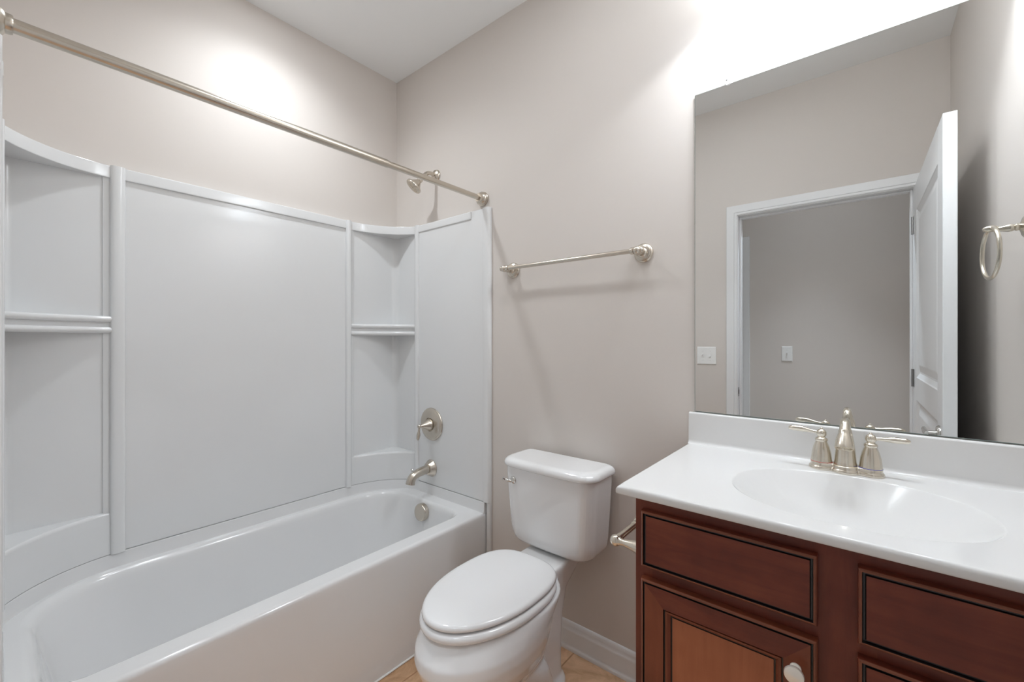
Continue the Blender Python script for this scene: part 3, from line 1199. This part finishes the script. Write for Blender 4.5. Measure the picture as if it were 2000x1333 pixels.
# ------------------------------------------------------------------ towel ring on the right wall (seen in the mirror)
tr = root('towel_ring', (XR, -.203, 1.553), 'brushed nickel towel ring reflected at the right of the mirror', 'towel ring')
b = bmesh.new()
L = .062
lathe(b, [(0, 0), (.030, 0), (.0315, .003), (.0305, .007), (.027, .010), (.0245, .012), (.015, .015), (.0085, .018), (.0095, .021), (.0095, .024), (.0075, .026), (.0095, .030), (.0100, .036), (.0075, .046), (.0052, .055), (.0052, L), (0, L)], (XR - .0005, -.203, 1.553), (-1, 0, 0), 32)
obj('post', b, 'nickel2', tr)
b = bmesh.new()
sphere(b, (XR - .069, -.203, 1.556), .0105, s=(1.5, 1.0, .85))
obj('eyelet', b, 'nickel2', tr)
b = bmesh.new()
rc, rr_ = Vector((XR - .069, -.203, 1.490)), .0665
ra = math.radians(5)
ring = [rc + Vector((math.sin(ra) * rr_ * math.cos(2 * PI * i / 56), math.cos(ra) * rr_ * math.cos(2 * PI * i / 56), rr_ * math.sin(2 * PI * i / 56))) for i in range(56)]
tube(b, ring, .0048, 14, closed=True)
obj('ring', b, 'nickel2', tr)

# ------------------------------------------------------------------ paper holder on the cabinet side
hz, hx = .746, 1.624
ph = root('toilet_paper_holder', (VX0, -.41, hz), 'empty brushed nickel paper holder on left side of vanity', 'toilet paper holder')
for y in (-.487, -.345):
    b = bmesh.new()
    lathe(b, [(0, 0), (.027, 0), (.028, .003), (.026, .007), (.022, .009), (.018, .011), (.0155, .018), (.0125, .030), (.0085, .050), (.0085, .06), (.0115, .064), (.0115, .068), (.008, .071), (0, .071)], (VX0, y, hz), (-1, 0, 0), 32)
    sphere(b, (hx, y, hz), .0148)
    obj('post', b, 'nickel2', ph)
b = bmesh.new()
tube(b, [(hx, -.475, hz), (hx, -.46, hz), (hx, -.459, hz), (hx, -.373, hz), (hx, -.372, hz), (hx, -.357, hz)], [.0098, .0098, .0085, .0085, .0098, .0098], 20)
obj('roller', b, 'nickel2', ph)

# ------------------------------------------------------------------ light switches seen in the mirror


def switch(name, cx, y, cz, w, gangs, label):
    r = root(name, (cx, y, cz), label, 'light switch', None)
    b = bmesh.new()
    h = .116
    rings = [[(cx - w / 2 + i, y + d, cz - h / 2 + i), (cx + w / 2 - i, y + d, cz - h / 2 + i), (cx + w / 2 - i, y + d, cz + h / 2 - i), (cx - w / 2 + i, y + d, cz + h / 2 - i)] for i, d in ((0, .0005), (0, .003), (.002, .005), (.006, .006))]
    loft(b, rings)
    obj('switch_plate', b, 'switch', r, smooth=False)
    for k in range(gangs):
        gx = cx + (k - (gangs - 1) / 2) * .046
        b = bmesh.new()
        box(b, gx - .0052, gx + .0052, y + .0055, y + .007, cz - .012, cz + .012, .0006, 1)
        up = .006 if k % 2 == 0 else -.006
        box(b, gx - .0035, gx + .0035, y + .006, y + .018, cz + up - .004, cz + up + .004, .0012, 1)
        obj('toggle', b, 'switch', r)
        for z in (-.030, .030):
            b = bmesh.new()
            lathe(b, [(0, 0), (.0028, 0), (.0022, .0012), (0, .0014)], (gx, y + .006, cz + z), (0, 1, 0), 10)
            obj('plate_screw', b, 'switch', r)


switch('light_switch', 1.311, YF, 1.155, .118, 2, 'white double light switch at left edge of the mirror reflection')
switch('light_switch', 1.652, YH, 1.150, .072, 1, 'white single light switch on the hall wall seen through the doorway')

# ------------------------------------------------------------------ light fittings (above the frame, one of them added as fill)
rl = root('recessed_light', (CAN[0], CAN[1], ZC), 'round recessed ceiling light above the bathtub', 'ceiling light')
b = bmesh.new()
lathe(b, [(.070, -.001), (.095, -.001), (.096, .004), (.090, .007), (.074, .009), (.070, .008)], (CAN[0], CAN[1], ZC), (0, 0, -1), 48)
obj('trim_ring', b, 'trim', rl)
b = bmesh.new()
lathe(b, [(0, .001), (.0695, .001), (.0695, .004), (0, .005)], (CAN[0], CAN[1], ZC), (0, 0, -1), 48)
obj('lamp_lens', b, 'canlens', rl)
spot('recessed_lamp', (CAN[0], CAN[1], ZC - .025), P_CAN, 150, 1.0, .035)
soft('recessed_lens_glow', (CAN[0], CAN[1], ZC - .008), P_CAN_SOFT, .065, 'AREA')

vl = root('vanity_light', (VAN[1][0], 0, 2.44), 'three-lamp vanity light bar above the mirror', 'wall light')
b = box(bmesh.new(), VAN[0][0] - .09, VAN[2][0] + .09, -.022, -.0005, 2.44, 2.53, .006, 2)
obj('back_plate', b, 'nickel', vl)
for x, y in VAN:
    b = bmesh.new()
    tube(b, catmull([(x, -.02, 2.485), (x, -.07, 2.50), (x, y, 2.49), (x, y, 2.455)], 6), .009, 14)
    lathe(b, [(0, 0), (.022, 0), (.024, .02), (.018, .035), (0, .036)], (x, y, 2.43), (0, 0, 1), 24)
    arm = obj('arm', b, 'nickel', vl)
    b = bmesh.new()
    pr = [(.020, .095), (.032, .085), (.046, .055), (.060, .025), (.078, 0), (.081, 0), (.063, .027), (.049, .057), (.034, .088), (.020, .099)]
    lathe_r = [[(x + r * math.cos(2 * PI * i / 40), y + r * math.sin(2 * PI * i / 40), 2.345 + h) for i in range(40)] for r, h in pr]
    loft(b, lathe_r + [lathe_r[0]], False, False)
    obj('lamp_shade', b, 'shade', vl)
    b = bmesh.new()
    sphere(b, (x, y, 2.400), .027)
    obj('bulb', b, 'bulb', vl)
    spot('vanity_lamp', (x, y, 2.366), P_VAN, 134, .3, .030)
    soft('vanity_shade_glow', (x, y, 2.52), P_VAN_SOFT / 3, .05, 'POINT')

fl_x, fl_y = 1.38, -.70  # unseen fitting added as soft fill for the whole room
fill_root = root('added_ceiling_fill', (fl_x, fl_y, ZC), 'added square white ceiling fill light with grille, out of view', 'ceiling light')
b = box(bmesh.new(), fl_x - .17, fl_x + .17, fl_y - .16, fl_y + .16, ZC - .018, ZC - .0005, .005, 2)
for k in range(5):
    for sx in (-1, 1):
        x = fl_x + sx * (.115 + k * .010)
        box(b, x - .002, x + .002, fl_y - .13, fl_y + .13, ZC - .020, ZC - .017)
obj('grille', b, 'trim', fill_root, smooth=False)
b = box(bmesh.new(), fl_x - .10, fl_x + .10, fl_y - .11, fl_y + .11, ZC - .030, ZC - .016, .006, 2)
obj('lamp_lens', b, 'fill_lens', fill_root)
l = bpy.data.lights.new('fill_lamp', 'AREA')
l.shape = 'RECTANGLE'
l.size, l.size_y = .20, .22
l.energy = P_FILL
l.color = (.90, .952, 1)
o = bpy.data.objects.new('fill_lamp', l)
COL.objects.link(o)
o.location = (fl_x, fl_y, ZC - .034)

hx_, hy_ = 1.92, -2.02
hl = root('hall_ceiling_light', (hx_, hy_, ZC), 'round recessed ceiling light in the hall outside the door', 'ceiling light')
b = bmesh.new()
lathe(b, [(.070, -.001), (.095, -.001), (.096, .004), (.090, .007), (.074, .009), (.070, .008)], (hx_, hy_, ZC), (0, 0, -1), 48)
obj('trim_ring', b, 'trim', hl)
b = bmesh.new()
lathe(b, [(0, .001), (.0695, .001), (.0695, .004), (0, .005)], (hx_, hy_, ZC), (0, 0, -1), 48)
obj('lamp_lens', b, 'halllens', hl)
hall = spot('hall_lamp', (hx_, hy_, ZC - .03), P_HALL, 88, .5, .06, (.80, .90, 1))
hall.rotation_euler = (Vector((hx_, hy_, ZC)) - Vector((1.70, -.95, 0))).to_track_quat('Z', 'Y').to_euler()
